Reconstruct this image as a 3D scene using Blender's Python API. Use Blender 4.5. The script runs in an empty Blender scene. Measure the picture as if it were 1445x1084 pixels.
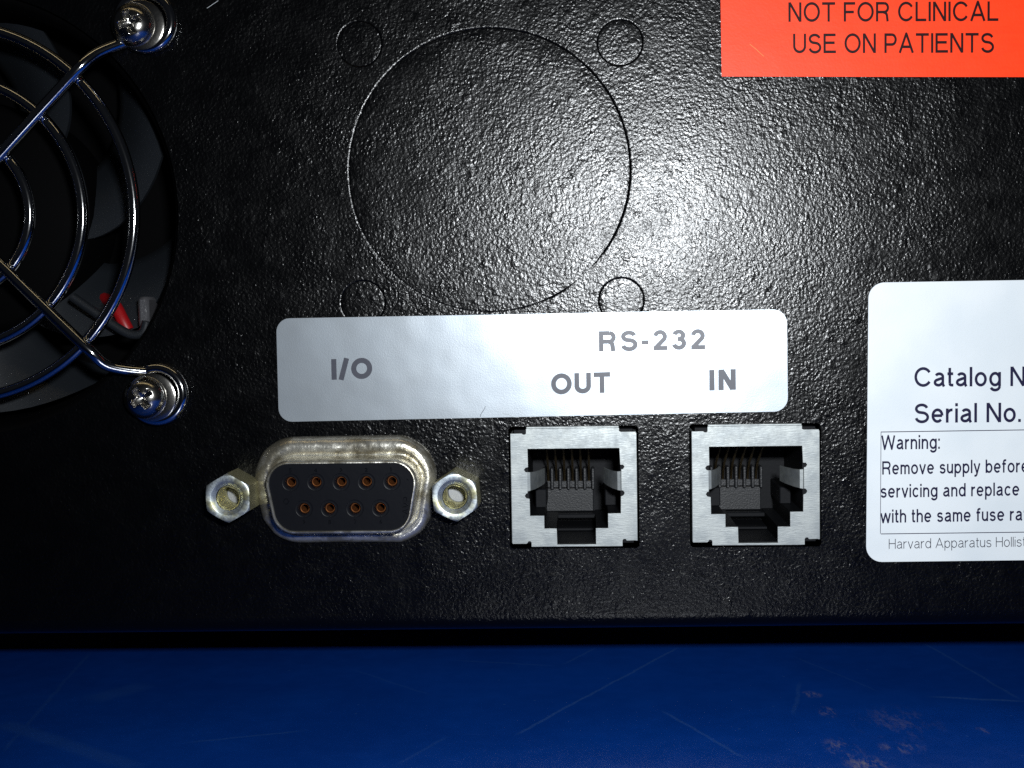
import bpy, math, random
from mathutils import Vector, Matrix
from mathutils.geometry import delaunay_2d_cdt
PI = math.pi
random.seed(7)
# ------------------------------------------------------------------ scene, camera, world, lamps
# one Blender unit is one millimetre; the back panel is the plane y = 0, x runs right, z up
SC = bpy.context.scene
SC.unit_settings.system = 'METRIC'
SC.unit_settings.scale_length = 0.001
COL = SC.collection

cam_d = bpy.data.cameras.new('camera')
cam = bpy.data.objects.new('camera', cam_d)
COL.objects.link(cam)
cam.location = (0, -150, 0)
cam.rotation_euler = (math.radians(86.75416), math.radians(0.94848), math.radians(3.06347))
cam_d.sensor_width = 36.0
cam_d.lens = 36.0 * 1875.0 / 1445.0
cam_d.clip_start = 1.0
cam_d.clip_end = 5000.0
cam_d.dof.use_dof = True
cam_d.dof.focus_distance = 147.0
cam_d.dof.aperture_fstop = 13.0
SC.camera = cam

world = bpy.data.worlds.new('World')
SC.world = world
world.use_nodes = True
bg = world.node_tree.nodes['Background']
bg.inputs['Color'].default_value = (0.55, 0.62, 0.8, 1)
bg.inputs['Strength'].default_value = 0.008

SC.view_settings.view_transform = 'Standard'
SC.view_settings.look = 'None'
SC.view_settings.exposure = 0.0
SC.view_settings.gamma = 1.0
SC.cycles.sample_clamp_indirect = 6.0
SC.cycles.max_bounces = 8
SC.cycles.use_denoising = False


def lamp(name, loc, target, sx, sy, power, col, spread=180):
    d = bpy.data.lights.new(name, 'AREA')
    d.shape = 'RECTANGLE'
    d.size = sx
    d.size_y = sy
    d.energy = power
    d.color = col
    o = bpy.data.objects.new(name, d)
    COL.objects.link(o)
    o.location = loc
    d.spread = math.radians(spread)
    o.rotation_euler = (Vector(target) - Vector(loc)).to_track_quat('-Z', 'Y').to_euler()
    return o


# the camera's own flash, up and to the right of the lens
lamp('camera_flash', (14.5, -150, 17.0), (12.0, 0, 3.0), 13, 6, 126000, (0.93, 0.97, 1.0), 110)
# a dim warm room lamp well above the bench
lamp('room_lamp', (-60, -260, 640), (-20, 0, 0), 900, 60, 150000, (1.0, 0.78, 0.42))


# ------------------------------------------------------------------ node helpers
class NT:
    def __init__(s, name):
        s.m = bpy.data.materials.new(name)
        s.m.use_nodes = True
        s.t = s.m.node_tree
        s.n = s.t.nodes
        s.b = s.n['Principled BSDF']
        s.tc = None

    def add(s, kind, **kw):
        o = s.n.new(kind)
        for k, v in kw.items():
            setattr(o, k, v)
        return o

    def link(s, a, b):
        s.t.links.new(a, b)

    def coord(s):
        if s.tc is None:
            s.tc = s.add('ShaderNodeTexCoord')
        return s.tc.outputs['Object']

    def mapping(s, scale=(1, 1, 1), rot=(0, 0, 0), loc=(0, 0, 0)):
        m = s.add('ShaderNodeMapping')
        m.inputs['Scale'].default_value = scale
        m.inputs['Rotation'].default_value = rot
        m.inputs['Location'].default_value = loc
        s.link(s.coord(), m.inputs['Vector'])
        return m.outputs[0]

    def noise(s, scale, detail=2, rough=0.5, vec=None, dist=0.0):
        n = s.add('ShaderNodeTexNoise')
        n.inputs['Scale'].default_value = scale
        n.inputs['Detail'].default_value = detail
        n.inputs['Roughness'].default_value = rough
        n.inputs['Distortion'].default_value = dist
        s.link(vec if vec is not None else s.coord(), n.inputs['Vector'])
        return n.outputs['Fac']

    def voronoi(s, scale, feature='SMOOTH_F1', vec=None, smooth=0.6, rnd=1.0):
        n = s.add('ShaderNodeTexVoronoi', feature=feature)
        n.inputs['Scale'].default_value = scale
        n.inputs['Randomness'].default_value = rnd
        if feature == 'SMOOTH_F1':
            n.inputs['Smoothness'].default_value = smooth
        s.link(vec if vec is not None else s.coord(), n.inputs['Vector'])
        return n.outputs['Distance']

    def math(s, op, a, b=0.0, c=None, clamp=False):
        n = s.add('ShaderNodeMath', operation=op)
        n.use_clamp = clamp
        for i, v in enumerate([a, b] if c is None else [a, b, c]):
            if isinstance(v, (int, float)):
                n.inputs[i].default_value = v
            else:
                s.link(v, n.inputs[i])
        return n.outputs[0]

    def ramp(s, x, lo, hi, a=0.0, b=1.0):
        n = s.add('ShaderNodeMapRange')
        n.inputs['From Min'].default_value = lo
        n.inputs['From Max'].default_value = hi
        n.inputs['To Min'].default_value = a
        n.inputs['To Max'].default_value = b
        n.interpolation_type = 'SMOOTHSTEP'
        s.link(x, n.inputs['Value'])
        return n.outputs['Result']

    def mix(s, fac, a, b):
        n = s.add('ShaderNodeMix', data_type='RGBA')
        if isinstance(fac, (int, float)):
            n.inputs[0].default_value = fac
        else:
            s.link(fac, n.inputs[0])
        for i, v in ((6, a), (7, b)):
            if isinstance(v, tuple):
                n.inputs[i].default_value = (*v, 1)
            else:
                s.link(v, n.inputs[i])
        return n.outputs[2]

    def bump(s, height, dist, strength=1.0, prev=None):
        n = s.add('ShaderNodeBump')
        n.inputs['Strength'].default_value = strength
        n.inputs['Distance'].default_value = dist
        s.link(height, n.inputs['Height'])
        if prev is not None:
            s.link(prev, n.inputs['Normal'])
        return n.outputs[0]

    def set(s, **kw):
        names = dict(color='Base Color', metal='Metallic', rough='Roughness', spec='Specular IOR Level', normal='Normal',
                     coat='Coat Weight', coat_rough='Coat Roughness', ior='IOR', aniso='Anisotropic', tint='Specular Tint',
                     emit='Emission Color')
        for k, v in kw.items():
            i = s.b.inputs[names[k]]
            if isinstance(v, tuple):
                i.default_value = (*v, 1)
            elif isinstance(v, (int, float)):
                i.default_value = v
            else:
                s.link(v, i)
        return s.m


M = {}


def materials():
    # crinkled black powder coat
    t = NT('black_powder_coat')
    warp = t.noise(0.55, 1, 0.5)
    patch = t.ramp(t.noise(0.12, 3, 0.6), 0.3, 0.7, 0.75, 1.2)
    v1 = t.voronoi(2.6, vec=None, smooth=0.8)
    n1 = t.noise(3.1, 2.5, 0.5, dist=0.35)
    n2 = t.noise(6.5, 2, 0.5)
    drops = t.voronoi(0.5, 'F1', rnd=1.0)
    drops = t.ramp(drops, 0.34, 0.0)
    h = t.math('ADD', t.math('MULTIPLY', n1, 1.0), t.math('MULTIPLY', v1, -0.45))
    h = t.math('MULTIPLY', t.math('ADD', h, t.math('MULTIPLY', n2, 0.22)), patch)
    h = t.math('ADD', h, t.math('MULTIPLY', drops, 0.55))
    h = t.math('ADD', h, t.math('MULTIPLY', warp, 0.35))
    M['coat'] = t.set(color=(0.0008, 0.0009, 0.0012), rough=t.ramp(t.noise(0.3, 4, 0.7), 0.3, 0.7, 0.19, 0.26), spec=0.28, normal=t.bump(h, 0.049))

    t = NT('smooth_black_plastic')
    M['black_plastic'] = t.set(color=(0.006, 0.0065, 0.008), rough=0.5, spec=0.08, normal=t.bump(t.noise(3.0, 3), 0.01))
    t = NT('matt_black_hub')
    M['hub_black'] = t.set(color=(0.0008, 0.0008, 0.001), rough=0.7, spec=0.04)
    t = NT('fan_plastic')
    M['fan_plastic'] = t.set(color=(0.010, 0.012, 0.015), rough=0.38, spec=0.5, normal=t.bump(t.noise(5.0, 3), 0.012))
    t = NT('moulded_grey_plastic')
    M['mould'] = t.set(color=(0.013, 0.014, 0.016), rough=0.4, spec=0.3, normal=t.bump(t.noise(5.0, 3), 0.028))
    t = NT('connector_insert_plastic')
    M['insert'] = t.set(color=(0.0045, 0.005, 0.007), rough=0.36, spec=0.11, normal=t.bump(t.noise(1.3, 4), 0.012))

    t = NT('chrome_plating')
    M['chrome'] = t.set(color=(0.82, 0.83, 0.84), metal=1.0, rough=0.08, normal=t.bump(t.noise(1.2, 3), 0.008))
    t = NT('screw_nickel')
    M['nickel'] = t.set(color=(0.62, 0.60, 0.56), metal=1.0, rough=0.17, normal=t.bump(t.noise(2.2, 3), 0.012))

    # dull tin plate, slightly worn
    t = NT('tin_plate')
    c = t.mix(t.ramp(t.noise(0.5, 4, 0.6), 0.35, 0.7), (0.30, 0.32, 0.315), (0.225, 0.245, 0.25))
    c = t.mix(t.ramp(t.noise(3.5, 4, 0.7), 0.62, 0.75), c, (0.28, 0.28, 0.27))
    r = t.ramp(t.noise(1.2, 4, 0.7), 0.3, 0.7, 0.42, 0.55)
    hh = t.math('ADD', t.noise(3.0, 4, 0.6, vec=t.mapping(scale=(0.5, 1, 3))), t.math('MULTIPLY', t.noise(0.5, 2), 1.5))
    M['tin'] = t.set(color=c, metal=0.7, rough=r, normal=t.bump(hh, 0.012))
    # drawn connector shell with dents and stains
    t = NT('connector_shell_metal')
    c = t.mix(t.ramp(t.noise(0.30, 5, 0.65), 0.44, 0.60), (0.78, 0.76, 0.68), (0.42, 0.39, 0.31))
    c = t.mix(t.ramp(t.noise(2.6, 4, 0.7), 0.64, 0.76), c, (0.20, 0.17, 0.12))
    hh = t.math('ADD', t.noise(1.0, 4, 0.6), t.math('MULTIPLY', t.noise(0.35, 2), 2.5))
    M['shell'] = t.set(color=c, metal=0.88, rough=t.ramp(t.noise(1.3, 4, 0.7), 0.3, 0.7, 0.20, 0.33), normal=t.bump(hh, 0.07))
    # yellow zinc passivated hex standoffs
    t = NT('zinc_passivate')
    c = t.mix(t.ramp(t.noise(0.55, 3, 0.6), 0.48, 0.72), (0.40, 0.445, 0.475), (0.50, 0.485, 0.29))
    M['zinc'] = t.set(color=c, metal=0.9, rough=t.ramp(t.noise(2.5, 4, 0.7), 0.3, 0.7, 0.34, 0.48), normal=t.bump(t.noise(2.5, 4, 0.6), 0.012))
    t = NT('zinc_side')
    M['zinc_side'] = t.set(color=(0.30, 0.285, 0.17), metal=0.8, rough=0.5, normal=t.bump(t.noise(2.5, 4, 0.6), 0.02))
    t = NT('zinc_thread')
    M['thread'] = t.set(color=(0.72, 0.68, 0.40), metal=0.85, rough=0.3)
    t = NT('screw_end_metal')
    M['screw_end'] = t.set(color=(0.33, 0.34, 0.35), metal=0.3, rough=0.5)
    t = NT('copper_contact')
    M['copper'] = t.set(color=(0.48, 0.18, 0.06), metal=0.85, rough=0.32)
    t = NT('gold_contact')
    M['gold'] = t.set(color=(0.40, 0.30, 0.16), metal=1.0, rough=0.35)
    t = NT('grey_post')
    M['post'] = t.set(color=(0.055, 0.055, 0.06), rough=0.35, normal=t.bump(t.noise(6.0, 3), 0.05))
    t = NT('red_wire')
    M['red'] = t.set(color=(0.26, 0.004, 0.006), rough=0.4)

    # silver foil label
    t = NT('silver_foil')
    n = t.noise(7.0, 3, 0.6)
    lo = t.noise(0.16, 3, 0.6)
    c = t.mix(t.ramp(lo, 0.35, 0.65), (0.315, 0.348, 0.378), (0.28, 0.312, 0.342))
    c = t.mix(t.ramp(t.noise(2.2, 5, 0.7), 0.62, 0.8, 0.0, 0.35), c, (0.40, 0.43, 0.46))
    M['foil'] = t.set(color=c, metal=0.6, rough=t.ramp(lo, 0.3, 0.7, 0.33, 0.38),
                      normal=t.bump(t.math('ADD', t.math('MULTIPLY', n, 0.5), t.math('MULTIPLY', t.noise(0.12, 2), 9.0)), 0.010))
    t = NT('foil_edge')
    M['foil_edge'] = t.set(color=(0.8, 0.82, 0.84), metal=0.3, rough=0.4)
    t = NT('grey_label_ink')
    M['ink_grey'] = t.set(color=t.mix(t.noise(1.5, 3), (0.030, 0.032, 0.048), (0.05, 0.053, 0.07)), rough=0.42, spec=0.4)
    # fluorescent orange label
    t = NT('fluorescent_orange')
    n = t.noise(1.4, 4, 0.6, vec=t.mapping(scale=(0.25, 1, 1.6), rot=(0, -0.25, 0)))
    c = t.mix(n, (0.92, 0.040, 0.004), (1.0, 0.056, 0.007))
    M['orange'] = t.set(color=c, rough=0.42, spec=0.22, normal=t.bump(t.math('ADD', t.noise(4, 3), t.math('MULTIPLY', t.noise(0.15, 2), 9)), 0.008))
    t = NT('black_print_on_orange')
    M['ink_red'] = t.set(color=(0.016, 0.002, 0.003), rough=0.5, spec=0.12)
    t = NT('white_label_vinyl')
    c = t.mix(t.ramp(t.noise(0.12, 3), 0.35, 0.7), (0.66, 0.70, 0.72), (0.60, 0.65, 0.68))
    M['white'] = t.set(color=c, rough=0.36, spec=0.4, normal=t.bump(t.math('ADD', t.noise(4, 3), t.math('MULTIPLY', t.noise(0.1, 2), 12)), 0.006))
    t = NT('navy_print')
    M['ink_navy'] = t.set(color=(0.008, 0.007, 0.035), rough=0.5, spec=0.15)
    t = NT('scratch_on_orange')
    M['orange_scratch'] = t.set(color=(0.95, 0.33, 0.12), rough=0.5)

    # blue plastic bench top with scuffs and scratches
    t = NT('blue_bench_plastic')
    P = t.add('ShaderNodeSeparateXYZ')
    t.link(t.coord(), P.inputs[0])
    X, Y = P.outputs[0], P.outputs[1]
    wob = t.noise(0.3, 3, 0.6)

    def seg(ax, ay, bx, by, w, amp):
        L = math.hypot(bx - ax, by - ay)
        ux, uy = (bx - ax) / L, (by - ay) / L
        dx = t.math('SUBTRACT', X, ax)
        dy = t.math('SUBTRACT', Y, ay)
        u = t.math('ADD', t.math('MULTIPLY', dx, ux), t.math('MULTIPLY', dy, uy))
        v = t.math('ADD', t.math('MULTIPLY', dx, -uy), t.math('MULTIPLY', dy, ux))
        v = t.math('ADD', v, t.math('MULTIPLY', t.math('SUBTRACT', wob, 0.5), 0.7))
        g = t.ramp(t.math('ABSOLUTE', v), w, w * 0.3)
        e = t.math('MULTIPLY', t.ramp(u, 0, 3), t.ramp(u, L, L - 3))
        return t.math('MULTIPLY', t.math('MULTIPLY', g, e), amp)
    total = None
    for a in SCRATCHES:
        q = seg(*a)
        total = q if total is None else t.math('MAXIMUM', total, q)
    grit = t.ramp(t.noise(4.0, 4, 0.7), 0.35, 0.65, 0.25, 1.0)
    total = t.math('MULTIPLY', total, grit)
    fine = None
    for ang, th in ((0.35, 0.70), (-0.6, 0.71), (1.2, 0.715), (2.2, 0.715)):
        f = t.ramp(t.noise(1.0, 3, 0.6, vec=t.mapping(scale=(0.05, 2.6, 1), rot=(0, 0, ang), loc=(ang * 40, 0, 0))), th, th + 0.05, 0, 0.35)
        fine = f if fine is None else t.math('MAXIMUM', fine, f)
    fine = t.math('MULTIPLY', fine, t.ramp(t.noise(0.06, 2), 0.45, 0.6))
    total = t.math('MAXIMUM', total, fine)
    spk = t.math('MULTIPLY', t.ramp(t.voronoi(0.22, 'F1'), 0.045, 0.02), 0.5)
    total = t.math('MULTIPLY', t.math('MAXIMUM', total, spk), 0.30)
    base = t.mix(t.ramp(t.noise(0.05, 4, 0.6), 0.3, 0.7), (0.0006, 0.034, 0.235), (0.0010, 0.043, 0.285))
    base = t.mix(total, base, (0.10, 0.22, 0.42))

    def blob(cx, cy, rx, ry, amp):
        a = t.math('DIVIDE', t.math('SUBTRACT', X, cx), rx)
        b = t.math('DIVIDE', t.math('SUBTRACT', Y, cy), ry)
        d = t.math('SQRT', t.math('ADD', t.math('MULTIPLY', a, a), t.math('MULTIPLY', b, b)))
        return t.math('MULTIPLY', t.ramp(d, 1.0, 0.1), amp)
    sc = None
    for a in SCUFFS:
        q = blob(*a)
        sc = q if sc is None else t.math('MAXIMUM', sc, q)
    gr = t.ramp(t.noise(0.9, 5, 0.75, vec=t.mapping(scale=(1.0, 0.35, 1), rot=(0, 0, 0.5))), 0.47, 0.64)
    base = t.mix(t.math('MULTIPLY', sc, gr), base, (0.20, 0.19, 0.26))
    M['bench'] = t.set(color=base, rough=t.ramp(t.noise(0.4, 4), 0.3, 0.7, 0.24, 0.32), spec=0.35,
                       normal=t.bump(t.math('ADD', t.math('MULTIPLY', total, 0.5), t.math('MULTIPLY', t.noise(0.1, 3), 2.0)), 0.02))


# bench scratches: x, y of both ends, width, strength (millimetres on the bench top)
SCRATCHES = [(-66.6, 23, -60.6, -18.5, 0.35, 0.3), (-66, -7.5, -44, -23, 1.7, 0.34), (-59, -0.5, -53, 8, 2.6, 0.3),
             (-8.1, -12.7, 12.2, 24.6, 0.3, 0.75), (-43, -15, -29.8, -10.4, 0.35, 0.5), (7.9, -2.8, 15.9, -20.2, 0.3, 0.65),
             (38, 1.8, 50, -0.4, 0.45, 0.8), (44.2, 26.9, 48.8, -0.2, 0.3, 0.5), (-3.5, 15, 1.5, 24.8, 0.3, 0.45), (-3.5, 15, -18, 18, 0.3, 0.4),
             (-19.6, -22.3, -14.4, -11.6, 0.3, 0.35), (22.3, -5.9, 25.4, 8.5, 0.35, 0.4), (26, 20, 34, 3, 0.25, 0.3), (-30, 14, -18, 2, 0.3, 0.25)]
SCUFFS = [(26.3, -4.1, 1.3, 2.6, 0.8), (25.7, 2.6, 1.5, 1.8, 0.6), (25.7, -16.5, 2.6, 4.5, 0.75), (31.5, -16.0, 3.2, 2.4, 0.55),
          (41.1, -10.7, 1.0, 1.6, 0.5), (27, -21, 3, 3.5, 0.8), (33, -8, 6, 8, 0.2)]
materials()


# ------------------------------------------------------------------ mesh helpers
def link(name, me, mats, parent=None, smooth=None, loc=None):
    o = bpy.data.objects.new(name, me)
    COL.objects.link(o)
    if parent is not None:
        o.parent = parent
    if loc is not None:
        o.location = loc
    for m in (mats if isinstance(mats, (list, tuple)) else [mats]):
        if m.name not in [q.name for q in me.materials if q]:
            me.materials.append(m)
    if smooth is not None:
        me.polygons.foreach_set('use_smooth', [True] * len(me.polygons))
        me.set_sharp_from_angle(angle=math.radians(smooth))
    return o


class MB:
    """collects vertices and faces of ONE object"""

    def __init__(s):
        s.v, s.f, s.mi = [], [], []

    def add(s, vs, fs, mi=0):
        b = len(s.v)
        s.v += [tuple(p) for p in vs]
        s.f += [tuple(i + b for i in f) for f in fs]
        s.mi += [mi] * len(fs)

    def box(s, x0, x1, y0, y1, z0, z1, mi=0, c=0.0):
        """box with chamfered long edges when c > 0"""
        if c <= 0:
            vs = [(x, y, z) for x in (x0, x1) for y in (y0, y1) for z in (z0, z1)]
            s.add(vs, [(0, 1, 3, 2), (4, 6, 7, 5), (0, 4, 5, 1), (2, 3, 7, 6), (0, 2, 6, 4), (1, 5, 7, 3)], mi)
            return
        out = [(x0 + c, z0), (x1 - c, z0), (x1, z0 + c), (x1, z1 - c), (x1 - c, z1), (x0 + c, z1), (x0, z1 - c), (x0, z0 + c)]
        inn = [(min(max(x, x0 + c), x1 - c), min(max(z, z0 + c), z1 - c)) for x, z in out]
        n = 8
        vs = [(x, y0, z) for x, z in inn] + [(x, y0 + c, z) for x, z in out] + [(x, y1, z) for x, z in out]
        fs = [tuple(range(n - 1, -1, -1)), tuple(range(2 * n, 3 * n))]
        for k in (0, n):
            fs += [(k + i, k + (i + 1) % n, k + n + (i + 1) % n, k + n + i) for i in range(n)]
        s.add(vs, [tuple(reversed(f)) for f in fs], mi)

    def loft(s, rings, closed=True, mi=0, cap0=False, cap1=False):
        """rings: list of equally long point lists"""
        n = len(rings[0])
        fs = []
        for k in range(len(rings) - 1):
            for i in range(n if closed else n - 1):
                j = (i + 1) % n
                fs.append((k * n + i, k * n + j, (k + 1) * n + j, (k + 1) * n + i))
        if cap0:
            fs.append(tuple(range(n - 1, -1, -1)))
        if cap1:
            b = (len(rings) - 1) * n
            fs.append(tuple(b + i for i in range(n)))
        s.add([p for r in rings for p in r], fs, mi)

    def lathe(s, cx, cz, prof, n=40, mi=0, cap0=False, cap1=False):
        """profile (radius, y) turned about the axis along y through (cx, cz)"""
        s.loft([[(cx + r * math.cos(2 * PI * i / n), y, cz + r * math.sin(2 * PI * i / n)) for i in range(n)] for r, y in prof],
               True, mi, cap0, cap1)

    def tube(s, pts, r, n=14, closed=False, mi=0, caps=True):
        P = [Vector(p) for p in pts]
        N = len(P)
        rings = []
        prev = None
        for i in range(N):
            if closed:
                t = (P[(i + 1) % N] - P[i - 1]).normalized()
            else:
                t = (P[min(i + 1, N - 1)] - P[max(i - 1, 0)]).normalized()
            if prev is None:
                a = Vector((0, 1, 0))
                if abs(a.dot(t)) > 0.9:
                    a = Vector((1, 0, 0))
                u = (a - t * a.dot(t)).normalized()
            else:
                u = (prev - t * prev.dot(t)).normalized()
            prev = u
            w = t.cross(u)
            rr = r[i] if isinstance(r, (list, tuple)) else r
            rings.append([P[i] + (u * math.cos(2 * PI * k / n) + w * math.sin(2 * PI * k / n)) * rr for k in range(n)])
        if closed:
            rings.append(rings[0])
        s.loft(rings, True, mi, caps and not closed, caps and not closed)

    def plate(s, outer, holes, yf, yb, mi=0, back=True, mi_side=None):
        """flat plate in the xz plane between y = yf (front) and y = yb, with holes; all outlines are (x, z) lists"""
        loops = [outer] + list(holes)
        vs, es, = [], []
        for lp in loops:
            b = len(vs)
            vs += [Vector(p) for p in lp]
            es += [(b + i, b + (i + 1) % len(lp)) for i in range(len(lp))]
        cv, ce, cf, _, _, _ = delaunay_2d_cdt(vs, es, [], 0, 1e-7)
        keep = []
        for f in cf:
            c = sum((cv[i] for i in f), Vector((0, 0))) / len(f)
            if sum(inside(c, lp) for lp in loops) % 2 == 1:
                a, b_, d = cv[f[0]], cv[f[1]], cv[f[2]]
                if (b_ - a).cross(d - a) < 0:
                    f = tuple(reversed(f))
                keep.append(tuple(f))
        s.add([(p.x, yf, p.y) for p in cv], keep, mi)
        if back:
            s.add([(p.x, yb, p.y) for p in cv], [tuple(reversed(f)) for f in keep], mi)
        ms = mi if mi_side is None else mi_side
        for lp in loops:
            n = len(lp)
            s.add([(x, yf, z) for x, z in lp] + [(x, yb, z) for x, z in lp],
                  [(i, i + n, (i + 1) % n + n, (i + 1) % n) for i in range(n)], ms)

    def build(s, name, mats, parent=None, smooth=None, loc=None, recalc=True):
        me = bpy.data.meshes.new(name)
        me.from_pydata(s.v, [], s.f)
        me.polygons.foreach_set('material_index', s.mi)
        mats = mats if isinstance(mats, (list, tuple)) else [mats]
        for m in mats:
            me.materials.append(m)
        if recalc:
            import bmesh
            bm = bmesh.new()
            bm.from_mesh(me)
            bmesh.ops.remove_doubles(bm, verts=bm.verts, dist=1e-5)
            bmesh.ops.recalc_face_normals(bm, faces=bm.faces)
            bm.to_mesh(me)
            bm.free()
        me.update()
        return link(name, me, mats, parent, smooth, loc)


def inside(p, poly):
    x, y = p[0], p[1]
    r = False
    n = len(poly)
    for i in range(n):
        x1, y1 = poly[i]
        x2, y2 = poly[(i + 1) % n]
        if (y1 > y) != (y2 > y) and x < (x2 - x1) * (y - y1) / (y2 - y1) + x1:
            r = not r
    return r


def circle(cx, cz, r, n=64):
    return [(cx + r * math.cos(2 * PI * i / n), cz + r * math.sin(2 * PI * i / n)) for i in range(n)]


def rounded(corners, r, n=6):
    """counter-clockwise corner list -> outline with rounded corners"""
    out = []
    N = len(corners)
    for i in range(N):
        p, a, b = Vector(corners[i]), Vector(corners[i - 1]), Vector(corners[(i + 1) % N])
        u, v = (a - p).normalized(), (b - p).normalized()
        ang = u.angle(v)
        rr = r[i] if isinstance(r, (list, tuple)) else r
        if rr <= 0:
            out.append(tuple(p))
            continue
        d = rr / math.tan(ang / 2)
        c = p + (u + v).normalized() * rr / math.sin(ang / 2)
        s0, s1 = p + u * d - c, p + v * d - c
        a0 = math.atan2(s0.y, s0.x)
        da = math.atan2(s1.y, s1.x) - a0
        da = (da + PI) % (2 * PI) - PI
        for k in range(n + 1):
            t = a0 + da * k / n
            out.append((c.x + rr * math.cos(t), c.y + rr * math.sin(t)))
    return out


def empty(name, parent=None, loc=(0, 0, 0)):
    o = bpy.data.objects.new(name, None)
    o.empty_display_size = 2
    COL.objects.link(o)
    o.location = loc
    if parent is not None:
        o.parent = parent
    return o


def copy_tree(o, parent, loc=None):
    c = o.copy()
    COL.objects.link(c)
    c.parent = parent
    if loc is not None:
        c.location = loc
    for ch in list(o.children):
        copy_tree(ch, c)
    return c


# ------------------------------------------------------------------ lettering (stroked grotesque)
def arc(cx, cy, rx, ry, a0, a1, n=None):
    n = n or max(3, int(abs(a1 - a0) / 15))
    return [(cx + rx * math.cos(math.radians(a0 + (a1 - a0) * k / n)), cy + ry * math.sin(math.radians(a0 + (a1 - a0) * k / n)))
            for k in range(n + 1)]


def glyph(ch, w):
    """strokes (centre lines) and width of a character with cap height 1 and stroke width w"""
    h = w / 2
    T, B = 1 - h, h
    X = 0.73                      # x-height
    XT = X - h
    D = -0.27 + h                 # descender line
    if ch == 'I':
        return [[(h, 0), (h, 1)]], w
    if ch == '/':
        return [[(h * 0.6, -0.02), (0.36, 1.02)]], 0.36 + h * 0.6
    if ch == '-':
        return [[(0, 0.40), (0.33, 0.40)]], 0.33
    if ch == 'O':
        return [arc(0.50, 0.5, 0.50 - h, 0.5 - h + 0.01, 0, 360, 32)], 1.0
    if ch == 'C':
        return [arc(0.49, 0.5, 0.49 - h, 0.5 - h + 0.01, 33, 327, 24)], 0.93
    if ch == 'U':
        r = 0.40 - h
        return [[(h, 1)] + arc(0.40, 0.36, r, 0.36 - h, 180, 360, 12) + [(0.80 - h, 1)]], 0.80
    if ch == 'T':
        return [[(0, T), (0.80, T)], [(0.40, 0), (0.40, T)]], 0.80
    if ch == 'N':
        return [[(h, 0), (h, 1)], [(h * 1.15, 1 - h * 0.3), (0.80 - h * 1.15, h * 0.3)], [(0.80 - h, 0), (0.80 - h, 1)]], 0.80
    if ch == 'M':
        return [[(h, 0), (h, 1)], [(h, 1 - h * .4), (0.46, h * .4), (0.92 - h, 1 - h * .4)], [(0.92 - h, 0), (0.92 - h, 1)]], 0.92
    if ch == 'H':
        return [[(h, 0), (h, 1)], [(0.79 - h, 0), (0.79 - h, 1)], [(h, 0.53), (0.79 - h, 0.53)]], 0.79
    if ch == 'L':
        return [[(h, 1), (h, 0)], [(0, B), (0.66, B)]], 0.66
    if ch == 'F':
        return [[(h, 0), (h, 1)], [(0, T), (0.70, T)], [(0, 0.49), (0.62, 0.49)]], 0.70
    if ch == 'E':
        return [[(h, 0), (h, 1)], [(0, T), (0.75, T)], [(0, 0.53), (0.69, 0.53)], [(0, B), (0.77, B)]], 0.77
    if ch == 'A':
        return [[(h * 0.7, 0), (0.45, 1 - h * 0.2), (0.90 - h * 0.7, 0)], [(0.19, 0.31), (0.71, 0.31)]], 0.90
    if ch == 'P':
        return [[(h, 0), (h, 1)], [(h, T), (0.46, T)] + arc(0.46, (T + 0.43) / 2, 0.30 - h, (T - 0.43) / 2, 90, -90, 12) + [(h, 0.43)]], 0.76
    if ch == 'R':
        return [[(h, 0), (h, 1)], [(h, T), (0.50, T)] + arc(0.50, (T + 0.48) / 2, 0.30 - h, (T - 0.48) / 2, 90, -90, 12) + [(h, 0.48)],
                [(0.46, 0.48)] + arc(0.50, 0.28, 0.24 - h, 0.17, 80, 10, 5) + [(0.78 - h, 0)]], 0.82
    if ch == 'S':
        m = 0.525
        return [arc(0.40, (T + m) / 2, 0.37 - h, (T - m) / 2, 12, 245, 16) + arc(0.415, (m + B) / 2 - 0.01, 0.395 - h, (m - B) / 2 + 0.01, 75, -170, 18)], 0.81
    if ch == 'W':
        return [[(h * .7, 1), (0.29, 0 + h * .3), (0.61, 1 - h * .2), (0.93, h * .3), (1.22 - h * .7, 1)]], 1.22
    if ch == '2':
        return [arc(0.35, 0.70 - h * .3, 0.33 - h, 0.30 - h * .7, 172, -35, 16) + [(h * 1.2, B)], [(h * .4, B), (0.69, B)]], 0.70
    if ch == '3':
        m = 0.53
        return [arc(0.34, (T + m) / 2, 0.31 - h, (T - m) / 2, 168, -80, 14) + [(0.28, m)], [(0.28, m)] + arc(0.345, (m + B) / 2, 0.34 - h, (m - B) / 2, 80, -168, 16)], 0.69
    if ch == '.':
        return [[(h, 0), (h, w * 1.05)]], w
    if ch == ':':
        return [[(h, 0), (h, w * 1.05)], [(h, X - w * 1.05), (h, X)]], w
    if ch in 'oebdpgc':
        rx, ry = 0.325 - h, XT / 2 - B / 2 + 0.01
        c = X / 2
        if ch == 'o':
            return [arc(0.335, c, 0.335 - h, ry, 0, 360, 26)], 0.67
        if ch == 'c':
            return [arc(0.325, c, rx, ry, 40, 320, 20)], 0.60
        if ch == 'e':
            return [[(h, c)] + [(0.66 - h, c)] + arc(0.33, c, 0.33 - h, ry, 0, 318, 22)], 0.66
        full = arc(0.325, c, rx, ry, 0, 360, 24)
        if ch == 'b':
            return [full, [(h, 0), (h, 1)]], 0.65
        if ch == 'd':
            return [full, [(0.65 - h, 0), (0.65 - h, 1)]], 0.65
        if ch == 'p':
            return [full, [(h, -0.27), (h, X)]], 0.65
        if ch == 'g':
            return [full, [(0.65 - h, X)] + [(0.65 - h, 0)] + arc(0.33, 0.0, 0.32 - h, -D, 0, -160, 10)], 0.65
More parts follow.
